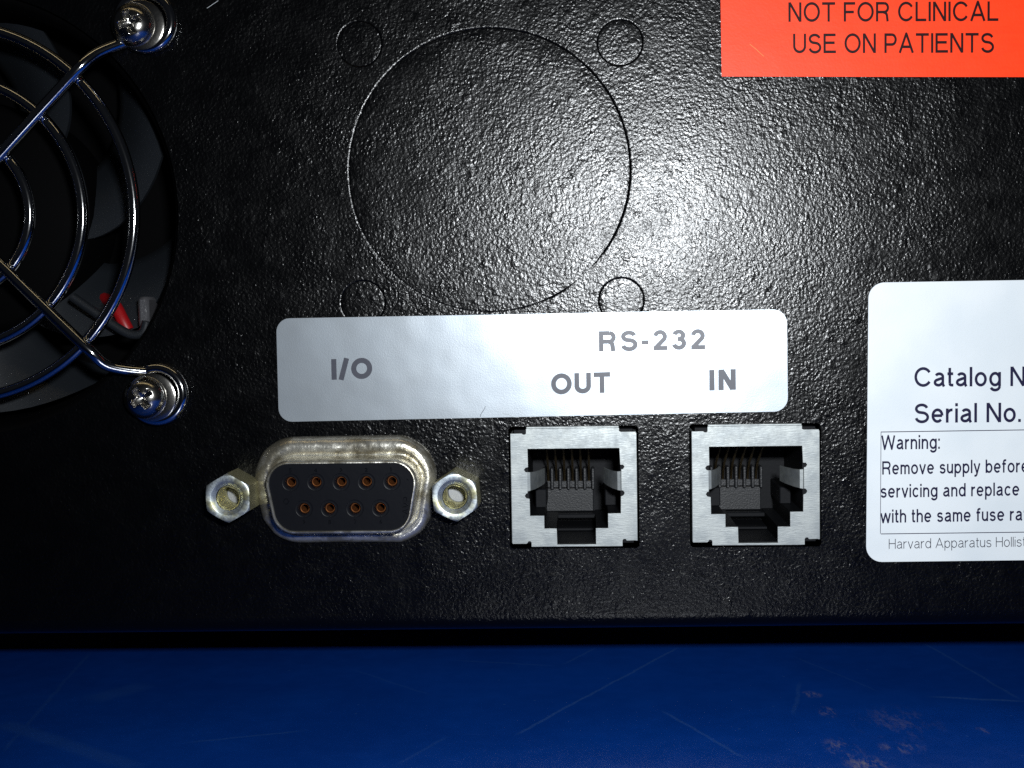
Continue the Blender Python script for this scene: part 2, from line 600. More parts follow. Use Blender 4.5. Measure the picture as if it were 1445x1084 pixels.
    if ch == 'a':
        return [arc(0.32, X * 0.70, 0.27 - h, X * 0.30 - h + 0.005, 158, 0, 10) + [(0.59 - h, 0.13), (0.62 - h * .5, 0.0)],
                [(0.59 - h, 0.44), (0.36, 0.40)] + arc(0.27, 0.215, 0.265 - h, 0.215 - h + 0.0, 110, 330, 14) + [(0.59 - h, 0.22)]], 0.64
    if ch == 'n':
        return [[(h, 0), (h, X)], [(h, X * .62)] + arc(0.30, X * .62, 0.28 - h * 0.9, X * .38 - h, 165, 0, 10) + [(0.58 - h, 0)]], 0.58
    if ch == 'h':
        return [[(h, 0), (h, 1)], [(h, X * .62)] + arc(0.30, X * .62, 0.28 - h * 0.9, X * .38 - h, 165, 0, 10) + [(0.58 - h, 0)]], 0.58
    if ch == 'u':
        return [[(0.58 - h, 0), (0.58 - h, X)], [(h, X)] + arc(0.28, X * .38, 0.28 - h, X * .38 - h, 180, 345, 10)], 0.58
    if ch == 'm':
        r = 0.235 - h * .7
        return [[(h, 0), (h, X)], [(h, X * .62)] + arc(0.255, X * .66, r, X * .34 - h, 165, 0, 10) + [(0.255 + r, 0)],
                arc(0.255 + 2 * r, X * .66, r, X * .34 - h, 170, 0, 10) + [(0.255 + 3 * r, 0)]], 0.255 + 3 * r + h
    if ch == 'r':
        return [[(h, 0), (h, X)], arc(0.33, X * .55, 0.33 - h, X * .45 - h, 172, 82, 7)], 0.38
    if ch == 'i':
        return [[(h, 0), (h, X)], [(h, 1 - w * 1.1), (h, 1)]], w
    if ch == 'l':
        return [[(h, 0), (h, 1)]], w
    if ch == 't':
        return [[(0.13, 0.96), (0.13, 0.15)] + arc(0.24, 0.15, 0.11, 0.15 - h, 180, 275, 5) + [(0.33, B)], [(0, X - h), (0.32, X - h)]], 0.33
    if ch == 'f':
        return [[(0.15, 0)] + arc(0.28, 0.83, 0.13, 0.17 - h, 180, 80, 6) + [(0.38, T)], [(0, X - h), (0.35, X - h)]], 0.38
    if ch == 'v':
        return [[(h * .6, X), (0.30, h * .3), (0.60 - h * .6, X)]], 0.60
    if ch == 'w':
        return [[(h * .6, X), (0.24, h * .3), (0.47, X - h * .3), (0.70, h * .3), (0.94 - h * .6, X)]], 0.94
    if ch == 'y':
        return [[(h * .6, X), (0.31, 0.02)], [(0.60 - h * .6, X), (0.27, -0.13), (0.20, D), (0.06, D)]], 0.60
    if ch == 's':
        m = X * 0.52
        return [arc(0.29, (XT + m) / 2, 0.265 - h, (XT - m) / 2, 15, 245, 12) + arc(0.295, (m + B) / 2 - .005, 0.285 - h, (m - B) / 2 + .005, 75, -168, 14)], 0.58
    if ch in '14567890':
        return [[(0.1, 0), (0.1, 1)], [(0, 0.5), (0.3, 0.5)]], 0.35
    return [], 0.36


_gc = {}


def glyph_tris(ch, w):
    """triangulated union of a character's strokes"""
    k = (ch, round(w, 4))
    if k in _gc:
        return _gc[k]
    strokes, wid = glyph(ch, w)
    polys = []
    h = w / 2
    for st in strokes:
        for i in range(len(st) - 1):
            a, b = Vector(st[i]), Vector(st[i + 1])
            if (b - a).length < 1e-6:
                continue
            t = (b - a).normalized()
            n = Vector((-t.y, t.x)) * h
            polys.append([a + n, a - n, b - n, b + n])
            closed = (Vector(st[0]) - Vector(st[-1])).length < 1e-6
            if i > 0 or closed:                      # mitre-like round join
                q = Vector(st[i - 1]) if i > 0 else Vector(st[-2])
                t0 = (a - q).normalized()
                cr = t0.cross(t)
                if abs(cr) > 1e-4:
                    sg = -1 if cr > 0 else 1
                    n0 = Vector((-t0.y, t0.x)) * h * sg
                    n1 = n * sg
                    ang = t0.angle(t)
                    if ang < 1.3:
                        mid = (n0 + n1).normalized() * h / max(0.5, math.cos(ang / 2))
                        polys.append([a, a + n0, a + mid, a + n1])
                    else:
                        mid = (n0 + n1).normalized() * h
                        polys.append([a, a + n0, a + mid, a + n1])
    if not polys:
        _gc[k] = ([], [], wid)
        return _gc[k]
    vs, es = [], []
    for p in polys:
        b = len(vs)
        vs += p
        es += [(b + i, b + (i + 1) % 4) for i in range(4)]
    cv, ce, cf, _, _, _ = delaunay_2d_cdt(vs, es, [], 0, 1e-5)
    keep = []
    for f in cf:
        c = sum((cv[i] for i in f), Vector((0, 0))) / len(f)
        if any(inside(c, p) for p in polys):
            if (cv[f[1]] - cv[f[0]]).cross(cv[f[2]] - cv[f[0]]) < 0:
                f = tuple(reversed(f))
            keep.append(tuple(f))
    _gc[k] = ([(p.x, p.y) for p in cv], keep, wid)
    return _gc[k]


def lettering(name, text, x0, z0, x1, z1, cap, w, mat, parent, y, track=0.13, label=None):
    """one printed line from (x0, z0) to (x1, z1) on its baseline, a hair proud of its label"""
    run, total = [], 0.0
    for i, ch in enumerate(text):
        if ch == ' ':
            total += 0.26 + track
            continue
        vs, fs, wid = glyph_tris(ch, w)
        run.append((total, vs, fs))
        total += wid + track
    total -= track
    sx = (x1 - x0) / total
    mb = MB()
    for off, vs, fs in run:
        mb.add([(x0 + (off + vx) * sx, y, z0 + (z1 - z0) * (off + vx) / total + vz * cap) for vx, vz in vs], fs)
    o = mb.build(name, mat, parent, recalc=False)
    if label:
        o['label'] = label
    if cap < 1.6:
        o['kind'] = 'stuff'        # small print, too fine to pick apart letter by letter
    return o


# ------------------------------------------------------------------ THE INSTRUMENT
dev = empty('laboratory_instrument', loc=(0, 0, -45.0))
dev['label'] = 'black textured lab instrument seen from behind, with fan guard, serial port and two jacks'
dev['category'] = 'instrument'
root = empty('_tmp')   # parts are built in panel coordinates, then handed to the instrument
PARTS = []


def part(o, label=None):
    o.parent = dev
    o.matrix_parent_inverse = Matrix.Translation((0, 0, 45.0))
    if label:
        o['label'] = label
    return o


bpy.data.objects.remove(root)
FAN = (-71.3, 11.8)
FAN_R = 25.4
JACKS = [(-1.33, -20.36), (19.07, -20.34)]
DISC = (-10.37, 15.52, 15.8)
SMALL = [(-24.7, 29.96, 2.5), (4.48, 29.33, 2.5), (-24.97, 0.95, 2.5), (4.3, 0.72, 2.5)]
DB = (-27.1, -20.6)


# ---- back panel with its cut-outs
def dshape(o, y, n=8, cx=DB[0], cz=DB[1], r=2.2, ht=5.87, hb=5.3, zt=1.52, zb=-1.5):
    """rounded D outline, offset o from the insert edge, at height y"""
    pts = []
    for (x, z, a0, a1) in ((ht, zt, 0, 90), (-ht, zt, 90, 180), (-hb, zb, 180, 270), (hb, zb, 270, 360)):
        off0 = -10 if a0 == 270 or a0 == 180 else 0
        s0 = a0 + (10 if a0 == 180 else (0 if a0 else -10))
        s1 = a1 + (10 if a1 == 180 else (-10 if a1 == 360 else 0))
        for k in range(n + 1):
            t = math.radians(s0 + (s1 - s0) * k / n)
            pts.append((cx + x + (r + o) * math.cos(t), y, cz + z + (r + o) * math.sin(t)))
    return pts


def seam_k(t):
    """the paint bridges the big knock-out's joint between about -60 and -38 degrees and softens along the bottom"""
    a = math.degrees(t)
    a = (a + 180) % 360 - 180
    k = 1.0
    if -62 < a < -34:
        k = min(1.0, abs(a + 48) / 14.0) ** 2 * 0.9 + 0.04
    elif -150 < a <= -62:
        k = 0.45
    return k


mb = MB()
cut = [circle(FAN[0], FAN[1], FAN_R, 96), circle(DISC[0], DISC[1], DISC[2] + 0.26, 128)]
cut += [circle(x, z, r + 0.2, 40) for x, z, r in SMALL]
JW, JH = 7.36, 6.98
for (jx, jz) in JACKS:
    cut.append(rounded([(jx - JW, jz - JH), (jx + JW, jz - JH), (jx + JW, jz + JH), (jx - JW, jz + JH)], 0.45, 4))
cut.append([(p[0], p[2]) for p in dshape(1.9, 0)])
XL, XR, ZB, ZT = -110.0, 95.0, -35.3, 72.0
def droop(x):
    """the folded bottom edge runs very slightly out of level"""
    return (x + 65.0) / 114.0 * 0.75 - 0.1


mb.plate([(XL, ZB + droop(XL)), (XR, ZB + droop(XR)), (XR, ZT), (XL, ZT)], cut, 0.0, 1.2, back=False)
# rolled bottom edge and the underside running back
prof = [(0.0, ZB)] + [(1.9 - 1.9 * math.cos(math.radians(a)), ZB - 1.9 * math.sin(math.radians(a))) for a in range(10, 91, 10)] + [(20.0, ZB - 1.9)]
mb.loft([[(XL, y, z + droop(XL)), (XR, y, z + droop(XR))] for y, z in prof], closed=False)
# softened joint edges of the knock-outs
for (cx, cz, r, big) in [(*DISC, True)] + [(*s_, False) for s_ in SMALL]:
    n = 128 if big else 40
    rings = []
    wdt = 0.26 if big else 0.2
    for q in range(7):
        a = q / 5.0 * PI / 2 if q < 6 else PI / 2
        f = min(q, 5) / 5.0
        dr = wdt * (1 - f * 0.97)
        dy = (0.075 if big else 0.055) * f * f + (0.25 if q == 6 else 0)
        rings.append([(cx + (r + dr) * math.cos(2 * PI * i / n), dy * (seam_k(2 * PI * i / n) if big else 1) + 0.0005,
                       cz + (r + dr) * math.sin(2 * PI * i / n)) for i in range(n)])
    mb.loft(rings)
panel = mb.build('back_panel', M['coat'], None, smooth=35)
part(panel, 'black crinkle-finish steel back panel')
panel['label'] = 'black crinkle-finish steel sheet with punched openings'


def knockout(cx, cz, r, big):
    n = 128 if big else 40
    rec = 0.055 if big else 0.04
    g = 0.01
    mbk = MB()
    rings = []
    w_ = 0.10 if big else 0.08
    prof_ = [(r - 2.2 if big else r - 0.8, rec, 0), (r - w_, rec * 0.9, 1)]
    for q in range(1, 6):
        a = q / 5.0 * PI / 2
        prof_.append((r - w_ + (w_ - g) * q / 5.0, rec * 0.9 + 0.05 * (q / 5.0) ** 2, 1))
    prof_.append((r - g, rec + 0.4, 1))
    for (rr, y, s_) in prof_:
        rings.append([(cx + rr * math.cos(2 * PI * i / n),
                       (y * (seam_k(2 * PI * i / n) if (big and s_) else 1.0)) + 0.001,
                       cz + rr * math.sin(2 * PI * i / n)) for i in range(n)])
    mbk.loft(rings, cap0=True)
    return part(mbk.build('knockout_disc', M['coat'], None, smooth=35), 'large round punched blank' if big else None)


knockout(*DISC, True)
for s_ in SMALL:
    knockout(*s_, False)

# ---- the rest of the sheet-metal case behind the panel
mb = MB()
mb.box(XL, XR, 20.0, 190.0, -37.2, -36.0)
mb.box(XL, XL + 1.2, 1.3, 190.0, -35.9, 71.0)
mb.box(XR - 1.2, XR, 1.3, 190.0, -35.9, 71.0)
mb.box(XL, XR, 1.3, 190.0, 71.0, 72.0)
mb.box(XL + 1.3, XR - 1.3, 188.5, 190.0, -35.9, 70.9)
part(mb.build('case_cover', M['coat'], None))
for x in (-98, 84):
    for y in (28, 170):
        mb = MB()
        mb.loft([[(x + r_ * math.cos(2 * PI * i / 24), y + r_ * math.sin(2 * PI * i / 24), z) for i in range(24)]
                 for r_, z in ((5.5, -37.3), (6.5, -38.3), (6.5, -43.8), (5.8, -44.98))], cap0=True, cap1=True)
        part(mb.build('rubber_foot', M['black_plastic'], None, smooth=40))


# ---- printed labels
def sticker(name, corners, r, th, mat, label, y0=-0.002, edge=None):
    mb_ = MB()
    mb_.plate(rounded(corners, r, 8), [], y0 - th, y0, back=False, mi_side=1 if edge else None)
    return part(mb_.build(name, [mat, edge] if edge else mat, None, recalc=False), label)


SY = -0.06
silver = sticker('port_label', [(-34.95, -12.5), (22.75, -12.0), (22.68, -0.58), (-34.95, -0.68)], 1.55, 0.10, M['foil'],
                 'silver foil strip printed I/O, RS-232, OUT and IN', edge=M['foil_edge'])
ty = -0.115
for args in (('lettering', 'I/O', -28.74, -7.76, -24.05, -7.66, 2.36, 0.245, 0.13), ('lettering', 'RS-232', 1.70, -4.99, 13.62, -4.91, 2.30, 0.215, 0.18),
             ('lettering', 'OUT', -3.74, -9.76, 2.93, -9.64, 2.34, 0.23, 0.13), ('lettering', 'IN', 14.02, -9.55, 16.97, -9.49, 2.32, 0.24, 0.18)):
    nm, tx, x0, z0, x1, z1, cap, w_, tr = args
    o = lettering(nm, tx, x0, z0, x1, z1, cap, w_, M['ink_grey'], silver, ty, tr)
    o.matrix_parent_inverse = Matrix.Identity(4)
# a hair and a short scuff lying on the foil
mb = MB()
mb.tube([(-11.85, -0.13, -12.2), (-11.75, -0.14, -11.9), (-11.55, -0.14, -11.6), (-11.3, -0.13, -11.25), (-11.22, -0.13, -10.98)], 0.028, 5)
mb.build('scratch', M['ink_grey'], silver)
mb = MB()
mb.tube([(-9.3, -0.13, -11.85), (-8.7, -0.13, -11.95), (-8.1, -0.13, -12.25), (-7.5, -0.13, -12.35)], 0.02, 5)
mb.build('scratch', M['tin'], silver)

orange = sticker('warning_label', [(15.66, 25.28), (62.0, 24.0), (62.0, 46.0), (15.5, 46.0)], 0.05, 0.12, M['orange'],
                 'fluorescent orange sticker reading NOT FOR CLINICAL USE ON PATIENTS')
ty = -0.13
lettering('lettering', 'NOT FOR CLINICAL', 23.0, 31.04, 45.72, 30.50, 2.12, 0.14, M['ink_red'], orange, ty, 0.13)
lettering('lettering', 'USE ON PATIENTS', 23.5, 27.60, 45.27, 27.10, 2.14, 0.14, M['ink_red'], orange, ty, 0.13)
mb = MB()
mb.tube([(18.75, -0.128, 28.75), (19.4, -0.128, 28.2), (20.3, -0.128, 27.35)], 0.03, 4)
mb.build('scratch', M['orange_scratch'], orange)

white = sticker('rating_label', [(31.36, -29.1), (80.0, -28.8), (80.0, 2.2), (31.68, 2.22)], 1.75, 0.12, M['white'],
                'white sticker with catalog and serial number lines and a fuse warning box')
NV = M['ink_navy']
lettering('lettering', 'Catalog No.', 36.70, -9.43, 50.9, -9.52, 2.17, 0.148, NV, white, ty)
lettering('lettering', 'Serial No.', 36.70, -13.47, 48.35, -13.50, 2.17, 0.148, NV, white, ty)
lettering('lettering', 'Warning:', 33.08, -16.42, 39.50, -16.40, 1.58, 0.148, NV, white, ty)
lettering('lettering', 'Remove supply before', 33.16, -19.23, 49.2, -19.12, 1.50, 0.148, NV, white, ty)
lettering('lettering', 'servicing and replace', 32.97, -21.84, 48.22, -21.72, 1.50, 0.148, NV, white, ty)
lettering('lettering', 'with the same fuse rating', 32.97, -24.68, 51.2, -24.50, 1.50, 0.148, NV, white, ty)
lettering('lettering', 'Harvard Apparatus Holliston', 33.88, -27.62, 50.4, -27.44, 1.12, 0.085, M['ink_grey'], white, ty)
mb = MB()
for (ax, az, bx, bz) in ((33.00, -14.44, 74.0, -14.30), (33.00, -25.92, 74.0, -25.70)):
    mb.add([(ax, ty, az - 0.045), (bx, ty, bz - 0.045), (bx, ty, bz + 0.045), (ax, ty, az + 0.045)], [(0, 1, 2, 3)])
for (ax, az, bx, bz) in ((32.95, -25.88, 33.03, -14.48), (74.0, -25.70, 74.0, -14.30)):
    mb.add([(ax - 0.03, ty, az), (ax + 0.03, ty, az), (bx + 0.03, ty, bz), (bx - 0.03, ty, bz)], [(0, 1, 2, 3)])
mb.build('ruled_box', NV, white, recalc=False)


# short rub marks in the paint
mb = MB()
for pts in ([(12.6, 9.6), (13.4, 9.35), (15.6, 9.3)], [(13.9, 8.2), (14.1, 7.2), (14.0, 6.3)], [(-41.9, 34.4), (-40.6, 35.2)]):
    mb.tube([(x, -0.012, z) for x, z in pts], 0.022, 5)
part(mb.build('paint_scratch', M['white'], None))['kind'] = 'stuff'

# ---- nine way D connector
port = part(empty('serial_port'), 'nine-hole D-shaped connector with dented metal shell')
port.matrix_parent_inverse = Matrix.Translation((0, 0, 45.0))


def jit(pts, amp, seed):
    rnd = random.Random(seed)
    ph = [rnd.uniform(0, 6.28) for _ in range(4)]
    out = []
    n = len(pts)
    for i, (x, y, z) in enumerate(pts):
        t = 2 * PI * i / n
        d = amp * (0.5 * math.sin(3 * t + ph[0]) + 0.3 * math.sin(7 * t + ph[1]) + 0.2 * math.sin(12 * t + ph[2]))
        out.append((x + d * math.cos(t), y - abs(d) * 0.5, z + d * math.sin(t)))
    return out


mb = MB()
cxs, czs = DB[0] - 0.12, DB[1] + 0.1
prof = [(2.45, 0.6, 1), (2.42, -0.15, 1), (2.34, -0.5, 1), (2.12, -0.85, 1), (1.8, -1.12, 1), (1.4, -1.25, 1), (1.05, -1.2, 1), (0.78, -1.0, .7),
        (0.6, -0.75, .5), (0.5, -0.8, .2), (0.46, -1.1, 0), (0.42, -2.2, 0), (0.40, -4.4, 0), (0.34, -4.72, 0), (0.22, -4.86, 0),
        (0.10, -4.86, 0), (0.03, -4.74, 0), (0.02, -4.0, 0)]
rings = []
for k, (o_, y, jt) in enumerate(prof):
    f = min(1.0, max(0.0, (o_ - 0.4) / 2.0))
    rings.append(jit(dshape(o_, y, 12, cx=DB[0] - 0.28 * f, cz=DB[1] + 0.22 * f), 0.11 * jt, 5))
mb.loft(rings)
mb.build('shell', M['shell'], port, smooth=50)

PINS = [(-32.76 + 2.83 * i, -18.89) for i in range(5)] + [(-31.33 + 2.853 * i, -21.86) for i in range(4)]
FY = -4.62
mb = MB()
outl = [(p[0], p[2]) for p in dshape(0.03, 0, 10)]
mb.plate(outl, [circle(x, z, 1.0, 28) for x, z in PINS], FY, FY + 1.5, back=False)
for x, z in PINS:
    mb.lathe(x, z, [(1.0, FY), (0.98, FY + 0.07), (0.93, FY + 0.09), (0.68, FY + 0.06), (0.60, FY + 0.16), (0.56, FY + 0.35), (0.56, FY + 4.5), (0.001, FY + 4.5)], 28)
    # little moulding gate under each hole
    mb.box(x - 0.07, x + 0.07, FY - 0.06, FY + 0.1, z - 1.07, z - 0.86)
insert = mb.build('insert', M['insert'], port, smooth=30)
for i, (x, z) in enumerate(PINS):
    mb = MB()
    mb.lathe(0, 0, [(0.53, 0.6), (0.53, 0.02), (0.49, 0.0), (0.43, 0.04), (0.42, 0.3), (0.42, 3.6)], 24)
    if i == 0:
        c0 = mb.build('contact', M['copper'], port, smooth=40, loc=(x, FY + 0.5, z))
    else:
        copy_tree(c0, port, (x, FY + 0.5, z))
# raised moulding marks: hole numbers and the maker's letters up the right side
_seven = {'1': [[(0.2, 0), (0.2, 1)], [(0.0, .8), (.2, 1)]], '2': glyph('2', .16)[0], '3': glyph('3', .16)[0],
          '4': [[(.5, 0), (.5, 1), (0, .3), (.7, .3)]], '5': [[(.6, 1), (.1, 1), (.08, .55), (.4, .6), (.6, .35), (.4, .05), (0, .1)]],
          '6': [[(.5, 1), (.1, .4), (.2, 0), (.5, .05), (.55, .35), (.2, .5)]], '7': [[(0, 1), (.6, 1), (.2, 0)]],
          '8': [arc(.3, .75, .25, .22, 0, 360, 8), arc(.3, .26, .3, .26, 0, 360, 8)], '9': [[(.1, 0), (.5, .6), (.4, 1), (.1, .95), (.05, .65), (.4, .5)]]}
mb = MB()


def raised(strokes, ox, oz, sc_, rot=0.0):
    for st in strokes:
        pts = []
        for (px, pz) in st:
            qx, qz = px * sc_, pz * sc_
            pts.append((ox + qx * math.cos(rot) - qz * math.sin(rot), FY - 0.02, oz + qx * math.sin(rot) + qz * math.cos(rot)))
        mb.tube(pts, 0.05, 6)


for i, dgt in enumerate('54321'):
    raised(_seven[dgt], PINS[i][0] - 0.12, -17.75, 0.42)
for i, dgt in enumerate('9876'):
    raised(_seven[dgt], PINS[5 + i][0] - 0.12, -23.55, 0.42)
ox, oz = -19.75, -22.55
for ch in 'AMP':
    st, wd = glyph(ch, 0.1)
    raised(st, ox, oz, 0.62, PI / 2 - 0.12)
    ox += 0.09 * wd
    oz += 0.62 * (wd + 0.22)
raised([[(0, 1.6), (-0.25, 1.1)]], -20.1, -23.6, 0.6)
raised([[(0, 0.0), (0.3, -0.3)]], -19.75, -18.6, 0.6)
raised([arc(0, 0, 0.28, 0.3, 0, 360, 10)], -33.3, -21.0, 1.0)
mb.build('moulded_marks', M['insert'], port, smooth=60)['kind'] = 'stuff'


# ---- hex standoffs
def hexnut(x, z, rot, label):
    nut = part(empty('hex_standoff'), label)
    nut.location = (x, 0, z)
    nut.matrix_parent_inverse = Matrix.Translation((0, 0, 45.0))
    H, RC = 4.8, 2.82
    mb_ = MB()
    n = 72
    ch = 0.42

    def ring(y, lim):
        pts = []
        for i in range(n):
            t = 2 * PI * i / n
            a = (t - rot) % (PI / 3)
            rh = RC * math.cos(PI / 6) / math.cos(a - PI / 6)
            r = min(rh, lim)
            pts.append((r * math.cos(t + PI / 2), y, r * math.sin(t + PI / 2)))
        return pts
    rings_ = [ring(0.0, 9), ring(-H + 0.26, 9), ring(-H + 0.16, RC - 0.07), ring(-H + 0.07, RC - 0.17), ring(-H + 0.02, RC - 0.28), ring(-H, RC - 0.36)]
    for (r, y) in ((1.95, -H), (1.88, -H + 0.03), (1.62, -H + 0.22), (1.42, -H + 0.36)):
        rings_.append([(r * math.cos(2 * PI * i / n + PI / 2), y, r * math.sin(2 * PI * i / n + PI / 2)) for i in range(n)])
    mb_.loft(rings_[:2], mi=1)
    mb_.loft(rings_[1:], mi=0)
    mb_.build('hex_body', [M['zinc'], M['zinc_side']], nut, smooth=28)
    mt = MB()
    rr = []
    y = -H + 0.34
    while y < 0.2:
        row = []
        for i in range(n):
            t = 2 * PI * i / n
            ph = ((y + H) / 0.6 + i / n) % 1.0
            r = 1.42 - 0.24 * (1 - abs(2 * ph - 1))
            row.append((r * math.cos(t + PI / 2), y, r * math.sin(t + PI / 2)))
        rr.append(row)
        y += 0.1
    mt.loft(rr)
    mt.build('screw_thread', M['thread'], nut, smooth=60)
    ms = MB()
    ms.lathe(0, 0, [(1.3, -0.1), (1.25, -0.65), (1.05, -0.85), (0.0001, -0.9)], 32)
    ms.build('screw_end', M['screw_end'], nut, smooth=40)
    return nut


hexnut(-39.86, -20.58, 0.0, 'hex standoff left of the D connector, yellowish zinc')
hexnut(-14.45, -20.66, math.radians(4), 'hex standoff right of the D connector, grey end visible in its bore')


# ---- modular jacks
def q(u, v):
    """drawing units of the jack front -> millimetres from its centre"""
    return ((u - 565) / 64.5, (552 - v) / 64.5)


OPEN = [q(*p) for p in [(230, 262), (900, 262), (905, 385), (925, 385), (935, 400), (925, 416), (912, 420),
                        (912, 572), (925, 576), (935, 592), (925, 610), (907, 618), (905, 742), (812, 742), (812, 850), (722, 850),
                        (722, 968), (438, 968), (435, 850), (345, 850), (345, 755), (242, 755), (240, 630), (215, 624), (205, 608), (215, 592),
                        (226, 588), (226, 436), (212, 432), (202, 416), (212, 402), (232, 396)]]
OUTER = [q(*p) for p in [(108, 150), (190, 150), (200, 158), (214, 158), (222, 150), (222, 116), (898, 116), (898, 140), (910, 146), (1018, 146),
                         (1022, 940), (945, 942), (938, 930), (922, 930), (914, 942), (914, 982), (250, 982),
                         (250, 952), (242, 942), (228, 942), (220, 954), (212, 960), (112, 960)]]
CAV = [q(*p) for p in [(228, 258), (904, 258), (906, 745), (815, 745), (815, 853), (725, 853), (725, 966), (435, 966), (432, 853), (342, 853),
                       (342, 758), (238, 758)]]


def jack(x, z, label):
    j = part(empty('modular_jack'), label)
    j.location = (x, 0, z)
    j.matrix_parent_inverse = Matrix.Translation((0, 0, 45.0))
    s_ = MB()
    YF = -0.45
    s_.plate(OUTER, [OPEN], YF, YF + 0.30, back=True)
    # folded side walls of the shield running back through the panel
    s_.box(-7.12, -6.84, YF + 0.06, 11, -6.3, 6.2, c=0.05)
    s_.box(6.86, 7.14, YF + 0.06, 11, -6.1, 6.2, c=0.05)
    s_.box(-5.3, 5.15, YF + 0.02, 11, 6.76, 7.0, c=0.05)
    s_.box(-4.85, 5.3, YF + 0.04, 11, -6.72, -6.5, c=0.05)
    s_.build('shield', M['tin'], j)
    for sg in (-1, 1):
        t_ = MB()
        x0 = sg * 5.28
        path = [(x0, YF + 0.02), (x0 - sg * 0.35, YF + 0.12), (x0 - sg * 0.9, YF + 1.1), (x0 - sg * 1.5, YF + 3.2), (x0 - sg * 1.85, YF + 5.2)]
        prof_ = []
        for k, (px, py) in enumerate(path):
            zt, zb = 1.85 - 0.05 * k, -0.35 + 0.06 * k
            th = 0.14
            prof_.append([(px, py, zt), (px, py, zb), (px + sg * th, py + th, zb), (px + sg * th, py + th, zt)])
        t_.loft(prof_, True, cap0=True, cap1=True)
        t_.build('spring_tab', M['tin'], j, smooth=40)
    h_ = MB()
    h_.plate([(-6.7, -6.35), (6.7, -6.35), (6.7, 6.6), (-6.7, 6.6)], [CAV], YF + 0.45, 13.8, back=False)
    h_.box(-6.7, 6.7, 13.8, 15.0, -6.35, 6.6)
    # stepped floor and side rails inside
    h_.box(-4.6, -3.3, 6.0, 13.7, -3.2, -1.0, c=0.1)
    h_.box(3.6, 4.9, 6.0, 13.7, -3.0, -1.0, c=0.1)
    h_.box(-3.3, 2.6, 11.0, 13.7, -5.3, -4.75, c=0.1)
    h_.box(-2.1, 2.4, 8.0, 13.7, -6.3, -6.0, c=0.05)
    h_.build('housing', M['black_plastic'], j, smooth=30)
    b_ = MB()
    b_.box(-3.95, 2.3, 12.6, 13.79, -4.7, -1.75, c=0.12)
    b_.build('guide_block', M['mould'], j, smooth=30)
    c_ = MB()
    for k in range(7):
        xx = -3.75 + 1.0 * k
        c_.box(xx - 0.19, xx + 0.19, 11.9, 13.79, -1.9, 0.75 + 0.05 * (k % 2), c=0.1)
    c_.box(-3.95, 2.3, 13.0, 13.79, -1.8, -0.9, c=0.1)
    c_.build('contact_comb', M['mould'], j, smooth=30)
    for k in range(6):
        xx = -3.25 + 1.0 * k
        w_ = MB()
        w_.tube([(xx, 3.0, 5.2), (xx, 5.2, 4.2), (xx, 8.5, 2.7), (xx, 11.2, 1.35), (xx, 12.6, 0.2), (xx, 13.3, -1.2)], 0.14, 8)
        w_.build('contact', M['gold'], j, smooth=50)
    return j


jack(*JACKS[0], 'square shielded modular jack under the word OUT')
jack(*JACKS[1], 'square shielded modular jack under the word IN')


# ---- chrome fan guard, its screws, and the fan behind
guard = part(empty('fan_guard'), 'chromed wire finger guard over the round fan opening')
guard.location = (FAN[0], 0, FAN[1])
guard.matrix_parent_inverse = Matrix.Translation((0, 0, 45.0))
WR = 0.66
for rr in (21.05, 15.15, 9.05, 3.2):
    mb = MB()
    n = 160
    mb.tube([(rr * math.cos(2 * PI * i / n), -2.2, rr * math.sin(2 * PI * i / n)) for i in range(n)], WR, 16, closed=True)
    mb.build('ring', M['chrome'], guard, smooth=80)
SCR = [(22.15, 21.0), (22.15, -21.1), (-22.15, 21.0), (-22.15, -21.1)]


def smooth_path(P, n=10):
    out = []
    P = [Vector(p) for p in P]
    for i in range(len(P) - 1):
        p0, p1, p2, p3 = P[max(i - 1, 0)], P[i], P[i + 1], P[min(i + 2, len(P) - 1)]
        for k in range(n):
            t = k / n
            out.append(0.5 * ((2 * p1) + (p2 - p0) * t + (2 * p0 - 5 * p1 + 4 * p2 - p3) * t * t + (3 * p1 - p0 - 3 * p2 + p3) * t ** 3))
    out.append(P[-1])
    return out


for (sx, sz) in SCR:
    hx, hz = (1 if sx > 0 else -1), (1 if sz > 0 else -1)
    LR = 2.98
    cxl, czl = sx + hx * 0.35, sz - hz * 0.2 if hz < 0 else sz + 0.15
    u = Vector((hx, 0, hz)).normalized()
    path = [u * 3.2 + Vector((0, -2.2 - 1.0, 0)), u * 12 + Vector((0, -3.3, 0)), u * 19 + Vector((0, -3.3, 0)), u * 22.5 + Vector((0, -3.15, 0)),
            u * 24.8 + Vector((0, -2.2, 0)), u * 26.6 + Vector((hx * 0.1, -1.1, hz * 0.25 if hz < 0 else 0))]
    a_in = math.radians(135)
    # loop round the screw, starting where the spoke meets it
    c = Vector((cxl, 0, czl))
    st = 118 if hz < 0 else 226
    dirn = -1 if hz < 0 else 1
    if hx < 0:
        st = 180 - st
        dirn = -dirn
    loop = []
    for k in range(0, 25):
        a = math.radians(st + dirn * k * 13.2)
        loop.append(c + Vector((LR * math.cos(a), -0.66 - 0.004 * k, LR * math.sin(a))))
    path = path[:-1] + loop
    mb = MB()
    mb.tube(smooth_path(path, 5), WR, 14)
    mb.build('spoke', M['chrome'], guard, smooth=80)


